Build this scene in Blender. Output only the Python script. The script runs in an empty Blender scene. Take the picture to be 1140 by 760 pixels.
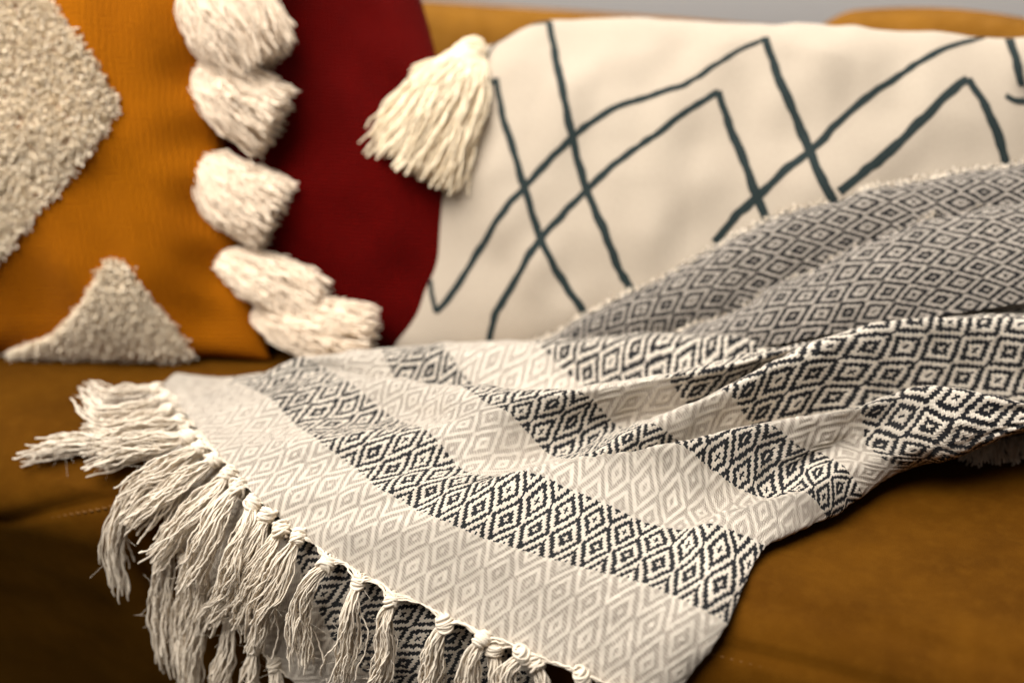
import bpy, math, random
import numpy as np
from mathutils import Vector
from mathutils.bvhtree import BVHTree

rng = np.random.default_rng(7)
random.seed(7)
scene = bpy.context.scene
col = scene.collection

# ------------------------------------------------------------------ camera
FPX = 1140 * 50 / 36.0
PITCH, YAW, HCAM = math.radians(22), math.radians(24.7), 1.1 * math.sin(math.radians(22))
CAM = np.array([0, 0, HCAM])
FWD = np.array([-math.sin(YAW) * math.cos(PITCH), math.cos(YAW) * math.cos(PITCH), -math.sin(PITCH)])
RT = np.array([math.cos(YAW), math.sin(YAW), 0.0])
UPV = np.cross(RT, FWD)


def ray(x, y):
    return FWD + RT * ((x - 570) / FPX) + UPV * ((380 - y) / FPX)


cam_d = bpy.data.cameras.new('camera')
cam_o = bpy.data.objects.new('camera', cam_d)
col.objects.link(cam_o)
cam_d.lens = 50
cam_d.sensor_width = 36
cam_d.clip_start = 0.02
cam_d.clip_end = 50
cam_d.dof.use_dof = True
cam_d.dof.focus_distance = 0.825
cam_d.dof.aperture_fstop = 2.7
cam_o.location = CAM
cam_o.rotation_euler = Vector(FWD).to_track_quat('-Z', 'Y').to_euler()
scene.camera = cam_o

# ------------------------------------------------------------------ the seat's form: front edge at YF, rounded over
YF, SR = 0.622, 0.045


def seat_sdf(p):
    qy, qz = (YF + SR) - p[1], p[2] + SR
    return math.hypot(max(qy, 0), max(qz, 0)) + min(max(qy, qz), 0) - SR


def at(x, y, lift_cm=0.0):
    """the point seen at photo position x, y that stands lift_cm above the seat (or before its front)"""
    r = ray(x, y)
    r = r / np.linalg.norm(r)
    d = 0.3
    for _ in range(200):
        e = seat_sdf(CAM + r * d) - lift_cm / 100
        d += e * 0.9
        if abs(e) < 1e-5:
            break
    return CAM + r * d


def at_y(x, y, Y):
    r = ray(x, y)
    return CAM + r * (Y / r[1])


# ------------------------------------------------------------------ scene helpers
def link_mesh(name, verts, faces, mat=None, parent=None, uv=None, smooth=True):
    me = bpy.data.meshes.new(name)
    verts = np.asarray(verts, dtype=np.float32)
    faces = np.asarray(faces, dtype=np.int32)
    nv, nf = len(verts), len(faces)
    k = faces.shape[1]
    me.vertices.add(nv)
    me.vertices.foreach_set('co', verts.ravel())
    me.loops.add(nf * k)
    me.loops.foreach_set('vertex_index', faces.ravel())
    me.polygons.add(nf)
    me.polygons.foreach_set('loop_start', np.arange(nf, dtype=np.int32) * k)
    me.polygons.foreach_set('loop_total', np.full(nf, k, dtype=np.int32))
    me.update(calc_edges=True)
    if uv is not None:
        lay = me.uv_layers.new(name='UVMap')
        lay.data.foreach_set('uv', np.asarray(uv, dtype=np.float32)[faces.ravel()].ravel())
    if smooth:
        me.polygons.foreach_set('use_smooth', np.ones(nf, dtype=bool))
    me.validate()
    if mat:
        me.materials.append(mat)
    o = bpy.data.objects.new(name, me)
    col.objects.link(o)
    if parent is not None:
        o.parent = parent
        o.matrix_parent_inverse = parent.matrix_world.inverted()
    return o


def thing(name, loc, label, cat, group=None):
    o = bpy.data.objects.new(name, None)
    o.empty_display_size = 0.05
    o.location = loc
    col.objects.link(o)
    o['label'] = label
    o['category'] = cat
    if group:
        o['group'] = group
    bpy.context.view_layer.update()
    return o


def grid_faces(nr, nc, off=0):
    i = np.arange(nr - 1)[:, None] * nc + np.arange(nc - 1)[None, :]
    i = i.ravel() + off
    return np.stack([i, i + 1, i + nc + 1, i + nc], 1)


def tubes(paths, rad, sides=5):
    """paths (N,M,3), rad (N,M) or scalar -> verts, faces of N closed-ended tubes"""
    P = np.asarray(paths, float)
    N, M, _ = P.shape
    R = np.broadcast_to(np.asarray(rad, float), (N, M)) if np.ndim(rad) < 2 else np.asarray(rad, float)
    T = np.gradient(P, axis=1)
    T /= np.linalg.norm(T, axis=2, keepdims=True) + 1e-12
    ref = np.broadcast_to(np.array([0.31, -0.55, 0.77]), T.shape)
    a = np.cross(T, ref)
    a /= np.linalg.norm(a, axis=2, keepdims=True) + 1e-9
    b = np.cross(T, a)
    ang = np.arange(sides) * 2 * math.pi / sides
    V = P[:, :, None, :] + R[:, :, None, None] * (a[:, :, None, :] * np.cos(ang)[None, None, :, None] + b[:, :, None, :] * np.sin(ang)[None, None, :, None])
    V = V.reshape(-1, 3)
    base = (np.arange(N)[:, None, None] * M + np.arange(M - 1)[None, :, None]) * sides
    k = np.arange(sides)[None, None, :]
    k2 = (k + 1) % sides
    f = np.stack([base + k, base + k2, base + sides + k2, base + sides + k], -1).reshape(-1, 4)
    return V, f


def cr(xs, ys, x):
    """cubic through nodes (finite-difference slopes); ys (n, ...)"""
    xs = np.asarray(xs, float)
    ys = np.asarray(ys, float)
    h = np.diff(xs)
    d = np.diff(ys, axis=0) / h.reshape((-1,) + (1,) * (ys.ndim - 1))
    hh = h.reshape((-1,) + (1,) * (ys.ndim - 1))
    m = np.empty_like(ys)
    m[0], m[-1] = d[0], d[-1]
    m[1:-1] = (d[:-1] * hh[1:] + d[1:] * hh[:-1]) / (hh[1:] + hh[:-1])
    i = np.clip(np.searchsorted(xs, x, side='right') - 1, 0, len(xs) - 2)
    u = ((x - xs[i]) / h[i]).reshape((-1,) + (1,) * (ys.ndim - 1))
    hi = h[i].reshape(u.shape)
    return ((2 * u**3 - 3 * u**2 + 1) * ys[i] + (u**3 - 2 * u**2 + u) * hi * m[i] + (-2 * u**3 + 3 * u**2) * ys[i + 1] + (u**3 - u**2) * hi * m[i + 1])


def vnoise(x, y, seed=0):
    """smooth value noise, 2-D, about -1..1"""
    x = np.asarray(x, float)
    y = np.asarray(y, float)
    xi, yi = np.floor(x).astype(int), np.floor(y).astype(int)
    fx, fy = x - xi, y - yi
    fx, fy = fx * fx * (3 - 2 * fx), fy * fy * (3 - 2 * fy)

    def h(a, b):
        n = np.sin(a * 127.1 + b * 311.7 + seed * 74.7) * 43758.5453
        return (n - np.floor(n)) * 2 - 1
    return (h(xi, yi) * (1 - fx) + h(xi + 1, yi) * fx) * (1 - fy) + (h(xi, yi + 1) * (1 - fx) + h(xi + 1, yi + 1) * fx) * fy


# ------------------------------------------------------------------ materials
class NT:
    def __init__(s, name, rough=0.9, sheen=0.0, sheen_tint=(1, 1, 1), spec=0.3):
        s.m = bpy.data.materials.new(name)
        s.m.use_nodes = True
        s.t = s.m.node_tree
        s.b = s.t.nodes['Principled BSDF']
        s.b.inputs['Roughness'].default_value = rough
        s.b.inputs['Specular IOR Level'].default_value = spec
        s.b.inputs['Sheen Weight'].default_value = sheen
        s.b.inputs['Sheen Roughness'].default_value = 0.45
        s.b.inputs['Sheen Tint'].default_value = (*sheen_tint, 1)

    def n(s, typ, **kw):
        nd = s.t.nodes.new(typ)
        for k, v in kw.items():
            setattr(nd, k, v)
        return nd

    def put(s, sock, v):
        if isinstance(v, bpy.types.NodeSocket):
            s.t.links.new(v, sock)
        else:
            sock.default_value = v

    def math(s, op, a, b=0.0, c=None):
        nd = s.n('ShaderNodeMath', operation=op)
        s.put(nd.inputs[0], a)
        s.put(nd.inputs[1], b)
        if c is not None:
            s.put(nd.inputs[2], c)
        return nd.outputs[0]

    def mix(s, f, a, b):
        nd = s.n('ShaderNodeMix', data_type='RGBA')
        s.put(nd.inputs[0], f)
        s.put(nd.inputs[6], a if isinstance(a, bpy.types.NodeSocket) else (*a, 1))
        s.put(nd.inputs[7], b if isinstance(b, bpy.types.NodeSocket) else (*b, 1))
        return nd.outputs[2]

    def noise(s, vec, scale, detail=3, rough=0.55):
        nd = s.n('ShaderNodeTexNoise')
        if vec is not None:
            s.t.links.new(vec, nd.inputs['Vector'])
        nd.inputs['Scale'].default_value = scale
        nd.inputs['Detail'].default_value = detail
        nd.inputs['Roughness'].default_value = rough
        return nd.outputs[0]

    def ramp(s, f, lo, hi):
        nd = s.n('ShaderNodeMapRange')
        nd.clamp = True
        s.put(nd.inputs[0], f)
        nd.inputs[1].default_value = lo
        nd.inputs[2].default_value = hi
        return nd.outputs[0]

    def bump(s, h, strength, dist, normal=None):
        nd = s.n('ShaderNodeBump')
        nd.inputs['Strength'].default_value = strength
        nd.inputs['Distance'].default_value = dist
        s.t.links.new(h, nd.inputs['Height'])
        if normal is not None:
            s.t.links.new(normal, nd.inputs['Normal'])
        return nd.outputs[0]

    def done(s, color=None, normal=None):
        if color is not None:
            s.put(s.b.inputs['Base Color'], color if isinstance(color, bpy.types.NodeSocket) else (*color, 1))
        if normal is not None:
            s.t.links.new(normal, s.b.inputs['Normal'])
        return s.m


# cloth of the throw: UV in metres, u along the stripes, v across them from the fringed edge
PS, PT, CELL = 0.0168, 0.0436, 0.00105
PER = 2 / 7            # dark and light rings from one diamond's dot to its neighbour's pale centre
TB = dict(A=0.075, B=0.150, C=0.215, D=0.285, E=0.355)      # stripe borders, set from the net below


GAP_SHADE = (0.62, 0.485, 0.39)


def weave_material(name, borders, THR=-0.02, cream=(0.92, 0.815, 0.675), ink=(0.008, 0.008, 0.011)):
    k = NT(name, rough=0.95, sheen=0.06, sheen_tint=(1, 0.97, 0.9), spec=0.1)
    uv = k.n('ShaderNodeUVMap')
    sep = k.n('ShaderNodeSeparateXYZ')
    k.t.links.new(uv.outputs[0], sep.inputs[0])
    u0, v0 = sep.outputs[0], sep.outputs[1]
    # yarn irregularity
    nz = k.n('ShaderNodeTexNoise')
    k.t.links.new(uv.outputs[0], nz.inputs['Vector'])
    nz.inputs['Scale'].default_value = 260
    nz.inputs['Detail'].default_value = 2
    nsep = k.n('ShaderNodeSeparateColor')
    k.t.links.new(nz.outputs[1], nsep.inputs[0])
    u = k.math('ADD', u0, k.math('MULTIPLY', k.math('SUBTRACT', nsep.outputs[0], 0.5), 0.0017))
    v = k.math('ADD', v0, k.math('MULTIPLY', k.math('SUBTRACT', nsep.outputs[1], 0.5), 0.0017))
    # slow drift of the weave
    nl = k.n('ShaderNodeTexNoise')
    k.t.links.new(uv.outputs[0], nl.inputs['Vector'])
    nl.inputs['Scale'].default_value = 22
    lsep = k.n('ShaderNodeSeparateColor')
    k.t.links.new(nl.outputs[1], lsep.inputs[0])
    u = k.math('ADD', u, k.math('MULTIPLY', k.math('SUBTRACT', lsep.outputs[0], 0.5), 0.004))
    v = k.math('ADD', v, k.math('MULTIPLY', k.math('SUBTRACT', lsep.outputs[1], 0.5), 0.005))
    # stitches: u in whole yarns; v in half-offset yarns
    cu = k.math('DIVIDE', u, CELL)
    iu = k.math('FLOOR', cu)
    cv = k.math('ADD', k.math('DIVIDE', v, CELL), k.math('MULTIPLY', k.math('MODULO', iu, 2.0), 0.5))
    iv = k.math('FLOOR', cv)
    qu = k.math('MULTIPLY', iu, CELL)
    qv = k.math('MULTIPLY', iv, CELL)

    def diamond(uu, vv):
        a = k.math('ABSOLUTE', k.math('SUBTRACT', k.math('FRACT', k.math('DIVIDE', uu, PS)), 0.5))
        b = k.math('ABSOLUTE', k.math('SUBTRACT', k.math('FRACT', k.math('DIVIDE', vv, PT)), 0.5))
        return k.math('ADD', a, b)                    # 0 at a dark dot, 1 at a pale centre
    d = diamond(qu, qv)
    dark = k.math('GREATER_THAN', k.math('COSINE', k.math('MULTIPLY', d, 2 * math.pi / PER)), THR)
    # stripes
    m = None
    for lo, hi in borders:
        w = k.math('MULTIPLY', k.math('GREATER_THAN', qv, lo), k.math('LESS_THAN', qv, hi))
        m = w if m is None else k.math('MAXIMUM', m, w)
    f = k.math('MULTIPLY', dark, m)
    # yarn to yarn tone
    tone = k.noise(uv.outputs[0], 600, 2)
    c1 = k.mix(k.ramp(tone, 0.3, 0.7), tuple(x * 0.9 for x in cream), cream)
    # shade in the gaps between cream floats, painted as tan hatching
    hatch = k.math('GREATER_THAN', k.math('SINE', k.math('MULTIPLY', k.math('ADD', k.math('DIVIDE', v, 0.0021), k.math('DIVIDE', u, 0.0030)), 2 * math.pi)), 0.15)
    band = k.math('GREATER_THAN', k.math('COSINE', k.math('MULTIPLY', diamond(u, v), 2 * math.pi / PER)), 0.05)
    c1 = k.mix(k.math('MULTIPLY', k.math('MULTIPLY', hatch, k.math('ADD', k.math('MULTIPLY', band, 0.62), 0.2)), 0.85), c1, GAP_SHADE)
    c2 = k.mix(k.ramp(tone, 0.3, 0.75), ink, (0.022, 0.022, 0.028))
    color = k.mix(f, c1, c2)
    # relief: float yarns and lattice
    su = k.math('SINE', k.math('MULTIPLY', cu, math.pi))
    tw = k.math('SINE', k.math('MULTIPLY', k.math('ADD', cv, k.math('MULTIPLY', cu, 0.5)), 2 * math.pi))
    sunk = k.math('ADD', k.math('MULTIPLY', k.math('COSINE', k.math('MULTIPLY', diamond(u, v), 2 * math.pi / PER)), 0.4), 0.6)
    h = k.math('MULTIPLY', k.math('ADD', k.math('MULTIPLY', k.math('ABSOLUTE', su), 0.9), k.math('MULTIPLY', tw, 0.9)), k.math('ADD', sunk, 0.25))
    ds = diamond(u, v)
    relief = k.math('COSINE', k.math('MULTIPLY', ds, 2 * math.pi / PER))
    h = k.math('ADD', h, k.math('MULTIPLY', relief, -0.55))
    h = k.math('ADD', h, k.math('MULTIPLY', k.noise(uv.outputs[0], 1400, 2), 0.8))
    nrm = k.bump(h, 1.0, 0.00062)
    return k.done(color, nrm)


def yarn_material(name, c, var=0.85, sheen=0.2, scale=350):
    k = NT(name, rough=0.95, sheen=sheen, sheen_tint=(1, 0.97, 0.92), spec=0.1)
    tc = k.n('ShaderNodeTexCoord')
    f = k.noise(tc.outputs['Object'], scale, 3)
    color = k.mix(k.ramp(f, 0.3, 0.7), tuple(x * var for x in c), c)
    return k.done(color, k.bump(k.noise(tc.outputs['Object'], 2200, 2), 0.5, 0.0004))


def suede_material(name='tan_suede', g_=1.0, r_=1.0, b_=1.0):
    k = NT(name, rough=0.85, sheen=0.07, sheen_tint=(1.0, 0.5, 0.05), spec=0.03)
    tc = k.n('ShaderNodeTexCoord')
    f = k.noise(tc.outputs['Object'], 14, 5, 0.6)
    g = k.noise(tc.outputs['Object'], 90, 4, 0.65)
    fine = k.noise(tc.outputs['Object'], 1300, 2)
    base = k.mix(k.ramp(f, 0.35, 0.68), (0.056 * r_, 0.0190 * g_, 0.0008 * b_), (0.094 * r_, 0.034 * g_, 0.0016 * b_))
    base = k.mix(k.math('MULTIPLY', k.ramp(g, 0.45, 0.75), 0.35), base, (0.125 * r_, 0.049 * g_, 0.0038 * b_))
    base = k.mix(k.math('MULTIPLY', fine, 0.3), base, (0.045 * r_, 0.015 * g_, 0.0008 * b_))
    h = k.math('ADD', k.math('MULTIPLY', g, 0.6), k.math('MULTIPLY', fine, 0.5))
    return k.done(base, k.bump(h, 0.5, 0.0012))


def fabric_material(name, lo, hi, pitch=0.0016, sheen=0.2, tint=(1, 1, 1), knit=False, bump=0.5):
    k = NT(name, rough=0.92, sheen=sheen, sheen_tint=tint, spec=0.06)
    uv = k.n('ShaderNodeUVMap')
    sep = k.n('ShaderNodeSeparateXYZ')
    k.t.links.new(uv.outputs[0], sep.inputs[0])
    u, v = sep.outputs[0], sep.outputs[1]
    wob = k.math('SUBTRACT', k.noise(uv.outputs[0], 60, 3), 0.5)
    u = k.math('ADD', u, k.math('MULTIPLY', wob, 0.006))
    v = k.math('ADD', v, k.math('MULTIPLY', wob, -0.005))
    n1 = k.noise(uv.outputs[0], 9, 4)
    n2 = k.noise(uv.outputs[0], 500, 2)
    a = k.math('SINE', k.math('MULTIPLY', u, 2 * math.pi / pitch))
    if knit:
        vv = k.math('ADD', v, k.math('MULTIPLY', k.math('ABSOLUTE', a), pitch * 0.45))
        b = k.math('SINE', k.math('MULTIPLY', vv, 2 * math.pi / (pitch * 0.9)))
    else:
        b = k.math('SINE', k.math('MULTIPLY', v, 2 * math.pi / pitch))
    h = k.math('ADD', k.math('MULTIPLY', a, 0.5), k.math('MULTIPLY', b, 0.5))
    f = k.math('ADD', k.math('MULTIPLY', n1, 0.6), k.math('MULTIPLY', n2, 0.4))
    color = k.mix(k.ramp(f, 0.3, 0.7), lo, hi)
    return k.done(color, k.bump(k.math('ADD', h, n2), bump, pitch * 0.35))


M_SUEDE = suede_material()
M_SUEDE_LIT = suede_material('lit_suede', 3.0, 2.5, 8.0)  # same suede, lightened to paint in the light on the sofa's back
M_TAS = yarn_material('cotton_cord', (0.80, 0.695, 0.56), 0.86, 0.06)
M_WOOL = yarn_material('tuft_yarn', (0.97, 0.84, 0.65), 0.93, 0.1)
M_CTAS = yarn_material('tassel_yarn', (0.95, 0.80, 0.58), 0.88, 0.1)
M_OTAS = yarn_material('pompom_yarn', (0.96, 0.80, 0.62), 0.88, 0.1)
M_ORANGE = fabric_material('mustard_knit', (0.285, 0.079, 0.001), (0.395, 0.120, 0.0015), 0.0042, 0.03, (1, 0.7, 0.3), True, 0.6)
M_RED = fabric_material('red_velvet', (0.092, 0.0008, 0.0004), (0.140, 0.0015, 0.0006), 0.0032, 0.0, (1, 0.25, 0.15), True, 1.0)
M_CREAM = fabric_material('cream_linen', (0.395, 0.325, 0.252), (0.47, 0.395, 0.31), 0.0012, 0.05, (1, 1, 1), False, 0.35)
k = NT('dark_ink', 0.9)
_tc = k.n('ShaderNodeTexCoord')
M_INK = k.done(k.mix(k.noise(_tc.outputs['Object'], 400, 3), (0.005, 0.011, 0.011), (0.018, 0.028, 0.027)))
k = NT('white_plaster', 0.9)
_tc = k.n('ShaderNodeTexCoord')
M_WALL = k.done(k.mix(k.noise(_tc.outputs['Object'], 3, 3), (0.93, 0.92, 0.905), (0.95, 0.94, 0.925)))
k = NT('stitch_thread', 0.8)
M_STITCH = k.done((0.14, 0.06, 0.010))

# ------------------------------------------------------------------ wall
wy = 1.5
v = [(-3, wy, -0.42), (2.4, wy, -0.42), (2.4, wy, 2.0), (-3, wy, 2.0), (-3, wy + .1, -0.42), (2.4, wy + .1, -0.42), (2.4, wy + .1, 2.0), (-3, wy + .1, 2.0)]
f = [(0, 1, 2, 3), (5, 4, 7, 6), (4, 0, 3, 7), (1, 5, 6, 2), (3, 2, 6, 7), (4, 5, 1, 0)]
wall = link_mesh('wall', v, f, M_WALL, smooth=False)
wall['kind'] = 'structure'
wall['label'] = 'plain white wall behind the tan sofa'

k = NT('dark_floor', 0.6)
_tc = k.n('ShaderNodeTexCoord')
M_FLOOR = k.done(k.mix(k.noise(_tc.outputs['Object'], 6, 4), (0.020, 0.012, 0.008), (0.035, 0.022, 0.014)))
floor = link_mesh('floor', [(-3, -1.2, -0.40), (2.4, -1.2, -0.40), (2.4, wy, -0.40), (-3, wy, -0.40)], [(0, 1, 2, 3)], M_FLOOR, smooth=False)
floor['kind'] = 'structure'
floor['label'] = 'dark floor in shadow under the sofa'

# ------------------------------------------------------------------ sofa
sofa = thing('sofa', (-0.3, 0.9, -0.36), 'tan brown suede sofa carrying the cushions and the woven throw', 'sofa')
XL, XR = -1.25, 0.75
YB = 1.17
UND = math.radians(27)      # the seat's front slopes back under the roll


def seat_cushion():
    # profile in y,z from under the back, over the top, round the front edge, down the face
    prof = [(YB + 0.12, -0.004)]
    for y in np.linspace(YB + 0.05, YF + SR, 40):
        prof.append((y, 0.0))
    a1 = math.pi / 2 + UND
    for aa in np.linspace(0, a1, 28)[1:]:
        prof.append((YF + SR - SR * math.sin(aa), -SR + SR * math.cos(aa)))
    ye, ze = prof[-1]
    for q in np.linspace(0, 0.37, 60)[1:]:
        prof.append((ye + q * math.sin(UND), ze - q * math.cos(UND)))
    prof = np.array(prof)
    xs = np.linspace(XL, XR, 260)
    P = np.zeros((len(prof), len(xs), 3))
    P[:, :, 0] = xs[None]
    P[:, :, 1] = prof[:, 0][:, None]
    P[:, :, 2] = prof[:, 1][:, None]
    # normals of the profile, for soft unevenness
    tn = np.gradient(prof, axis=0)
    tn /= np.linalg.norm(tn, axis=1, keepdims=True)
    nn = np.stack([-tn[:, 1] * -1, tn[:, 0] * -1], 1)
    s = np.concatenate([[0], np.cumsum(np.linalg.norm(np.diff(prof, axis=0), axis=1))])
    X, S = np.meshgrid(xs, s)
    d = 0.0022 * vnoise(X * 9, S * 11, 3) + 0.0010 * vnoise(X * 26, S * 30, 4)
    # crease rolling along the front edge
    d -= 0.0030 * np.exp(-((S - (s[41] + 0.016 + 0.010 * np.sin(X * 4))) / 0.007) ** 2) * (X > -0.3)
    # seam groove on the front face
    zs = SEAM(X)
    onf = (P[:, :, 2] < -0.02)
    d -= 0.0035 * np.exp(-((P[:, :, 2] - zs) / 0.0035) ** 2) * onf
    d += 0.0030 * np.exp(-((P[:, :, 2] - zs - 0.014) / 0.012) ** 2) * onf
    P[:, :, 1] += nn[:, 0][:, None] * d
    P[:, :, 2] += nn[:, 1][:, None] * d
    nr, nc = P.shape[:2]
    return P.reshape(-1, 3), grid_faces(nr, nc)[:, ::-1]


_sl = [at_y(x, y, YF) for x, y in ((0, 581), (55, 567), (118, 557))]
_sx = np.array([XL] + [p[0] for p in _sl] + [-0.40, XR])
_sz = np.array([_sl[0][2] - 0.012] + [p[2] for p in _sl] + [_sl[2][2] + 0.002, _sl[2][2]])


def face_y(z):
    """y of the seat's front at height z, below the roll"""
    ze = -SR + SR * math.cos(math.pi / 2 + UND)
    ye = YF + SR - SR * math.sin(math.pi / 2 + UND)
    if z > ze:
        return YF + SR - math.sqrt(max(0, SR ** 2 - (z + SR) ** 2))
    return ye + (ze - z) * math.tan(UND)


def SEAM(x):
    return np.interp(x, _sx, _sz)


V, Fc = seat_cushion()
link_mesh('seat', V, Fc, M_SUEDE, sofa)
# stitches below the seam
st = []
for x in np.arange(-0.9, 0.3, 0.0052):
    z = float(SEAM(x)) - 0.0055
    y_ = face_y(z) + 0.001
    st.append([(x, y_ - 0.0006, z), (x + 0.0017, y_ - 0.0013, z + 0.0001), (x + 0.0034, y_ - 0.0006, z + 0.0002)])
V, Fc = tubes(st, 0.00055, 5)
link_mesh('seam_stitching', V, Fc, M_STITCH, sofa)


def padded_slab(x0, x1, y0, y1, z0, z1, r, crown=0.0, seed=0, n=14):
    """upholstered block: rounded box with a domed top"""
    xs = np.concatenate([np.linspace(x0, x0 + r, n), np.linspace(x0 + r, x1 - r, 120)[1:-1], np.linspace(x1 - r, x1, n)])
    ang = np.linspace(-math.pi / 2, math.pi * 1.5, 120)
    cy, cz = (y0 + y1) / 2, (z0 + z1) / 2
    hy, hz = (y1 - y0) / 2, (z1 - z0) / 2
    rings = []
    for x in xs:
        e = min(1, max(0, (x - x0) / r)), min(1, max(0, (x1 - x) / r))
        e = min(e)
        k = math.sqrt(max(0.0, 1 - (1 - e) ** 2))
        c = np.sign(np.cos(ang)) * np.abs(np.cos(ang)) ** 0.45
        s_ = np.sign(np.sin(ang)) * np.abs(np.sin(ang)) ** 0.45
        yy = cy + c * (hy - r * (1 - k))
        zz = cz + s_ * (hz - r * (1 - k))
        t = (x - x0) / (x1 - x0)
        zz = zz + crown * (1 - (2 * t - 1) ** 2) * np.clip(s_, 0, 1)
        nz = 0.002 * vnoise(np.full_like(yy, x * 12), zz * 12 + yy * 9, seed)
        rings.append(np.stack([np.full_like(yy, x), yy + nz, zz + nz], 1))
    P = np.array(rings)
    nr, nc = P.shape[:2]
    V = P.reshape(-1, 3)
    Fc = grid_faces(nr, nc)
    cap0 = len(V)
    V = np.vstack([V, P[0].mean(0), P[-1].mean(0)])
    return V, Fc


BZ = at_y(699, 15, YB + 0.11)[2]
V, Fc = padded_slab(XL, XR, YB + 0.03, YB + 0.13, -0.34, BZ, 0.03, 0.0, 5)
link_mesh('backrest', V, Fc, M_SUEDE_LIT, sofa)
_h0, _h1, _hp = at_y(885, 30, YB), at_y(1205, 42, YB), at_y(985, 10, YB)
V, Fc = padded_slab(_h0[0], _h1[0] + 0.02, YB - 0.03, YB + 0.05, 0.005, _h0[2] + 0.004, 0.045, _hp[2] - _h0[2] - 0.004, 6)
link_mesh('back_cushion', V, Fc, M_SUEDE_LIT, sofa)

# ------------------------------------------------------------------ cushions
def make_pillow(cor, T, bow=(0.03, 0.03), pw=0.42, n=150, seed=0, wr=0.003, dents=(), pull=()):
    """cor: BL, BR, TR, TL; returns (verts, faces, uv, front bvh)"""
    BL, BR, TR, TL = [np.array(c, float) for c in cor]
    nrm = np.cross(BR - BL, TL - BL)
    nrm /= np.linalg.norm(nrm)
    if np.dot(nrm, CAM - BL) < 0:
        nrm = -nrm
    w = (np.linalg.norm(BR - BL) + np.linalg.norm(TR - TL)) / 2
    h = (np.linalg.norm(TL - BL) + np.linalg.norm(TR - BR)) / 2
    g = np.linspace(-1, 1, n)
    g = np.sign(g) * (1 - (1 - np.abs(g)) ** 1.25)
    U, Vv = np.meshgrid(g, g)
    # edges pulled in between the corners
    u2 = U * (1 - bow[0] * (1 - Vv ** 2) * np.abs(U) ** 3)
    v2 = Vv * (1 - bow[1] * (1 - U ** 2) * np.abs(Vv) ** 3)
    v2 = v2 + (0.012 * vnoise(U * w * 14, Vv * 2, seed + 5) + 0.006 * vnoise(U * w * 34, Vv * 2, seed + 6)) * np.abs(Vv) ** 6 * np.sign(Vv)
    u2 = u2 + (0.008 * vnoise(U * 2, Vv * h * 14, seed + 7)) * np.abs(U) ** 6 * np.sign(U)
    for (cu, cv, rad, du, dv) in pull:
        q = np.exp(-(((U - cu) * w / 2) ** 2 + ((Vv - cv) * h / 2) ** 2) / rad ** 2)
        u2 = u2 + q * du
        v2 = v2 + q * dv
    a, b = (u2 + 1) / 2, (v2 + 1) / 2
    P = ((1 - a) * (1 - b))[..., None] * BL + (a * (1 - b))[..., None] * BR + (a * b)[..., None] * TR + ((1 - a) * b)[..., None] * TL
    prof = np.clip((1 - U ** 2) * (1 - Vv ** 2), 0, 1) ** pw
    x, y = U * w / 2, Vv * h / 2
    edge = np.clip((1 - np.abs(U)) * (1 - np.abs(Vv)) * 6, 0, 1)
    wrk = wr * (vnoise(x * 16, y * 16, seed) + 0.6 * vnoise(x * 38, y * 30, seed + 1)) * edge
    for (du, dv, rad, dep) in dents:
        wrk = wrk - dep * np.exp(-(((U - du) * w / 2) ** 2 + ((Vv - dv) * h / 2) ** 2) / rad ** 2)
    front = P + nrm * (T * prof + wrk)[..., None]
    back = P - nrm * (T * 0.75 * prof)[..., None]
    # seam lip: tiny gap is closed because prof is 0 at the border
    N = n * n
    V = np.vstack([front.reshape(-1, 3), back.reshape(-1, 3)])
    f1 = grid_faces(n, n)
    f2 = grid_faces(n, n, N)[:, ::-1]
    uv = np.stack([x.ravel(), y.ravel()], 1)
    uv = np.vstack([uv, uv])
    bvh = BVHTree.FromPolygons([tuple(p) for p in front.reshape(-1, 3)], [tuple(q) for q in f1])
    return V, np.vstack([f1, f2]), uv, bvh, nrm


def on(bvh, x, y):
    r = Vector(ray(x, y)).normalized()
    h = bvh.ray_cast(Vector(CAM), r)
    if h[0] is None:
        return None, None
    n_ = h[1]
    if n_.dot(r) > 0:
        n_ = -n_
    return np.array(h[0]), np.array(n_)


def plane_pt(x, y, p0, nrm):
    r = ray(x, y)
    return CAM + r * (np.dot(p0 - CAM, nrm) / np.dot(r, nrm))


def lean_plane(x, y, z, yaw_deg, lean_deg):
    """plane through the seat point seen at x,y; yaw about z (0 = along the sofa), leaning back"""
    p0 = at(x, y, z)
    yw = math.radians(yaw_deg)
    xd = np.array([math.cos(yw), math.sin(yw), 0])
    bk = np.array([-math.sin(yw), math.cos(yw), 0])
    l = math.radians(lean_deg)
    ud = bk * math.sin(l) + np.array([0, 0, 1]) * math.cos(l)
    n_ = np.cross(xd, ud)
    return p0, n_


# --- cream lumbar cushion with dark zigzag lines
cream = thing('cream_cushion', at(760, 392, 0), 'cream lumbar cushion with dark zigzag lines and a tassel at its corner', 'cushion')
p0, n_ = lean_plane(470, 386, 1.0, 15, 27)
cc = [plane_pt(x, y, p0, n_) for x, y in ((436, 398), (1180, 455), (1176, 44), (530, 14))]
V, Fc, UVc, CB, cn = make_pillow(cc, 0.052, (0.0, 0.0), 0.40, 190, 11, 0.0058, dents=((0.95, 0.66, 0.014, 0.016), (0.78, 0.93, 0.03, 0.005), (-0.62, 0.86, 0.03, 0.006), (-0.2, 0.8, 0.04, 0.006)), pull=((-1, 1, 0.045, 0.03, -0.20),))
link_mesh('cover', V, Fc, M_CREAM, cream, UVc)


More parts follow.
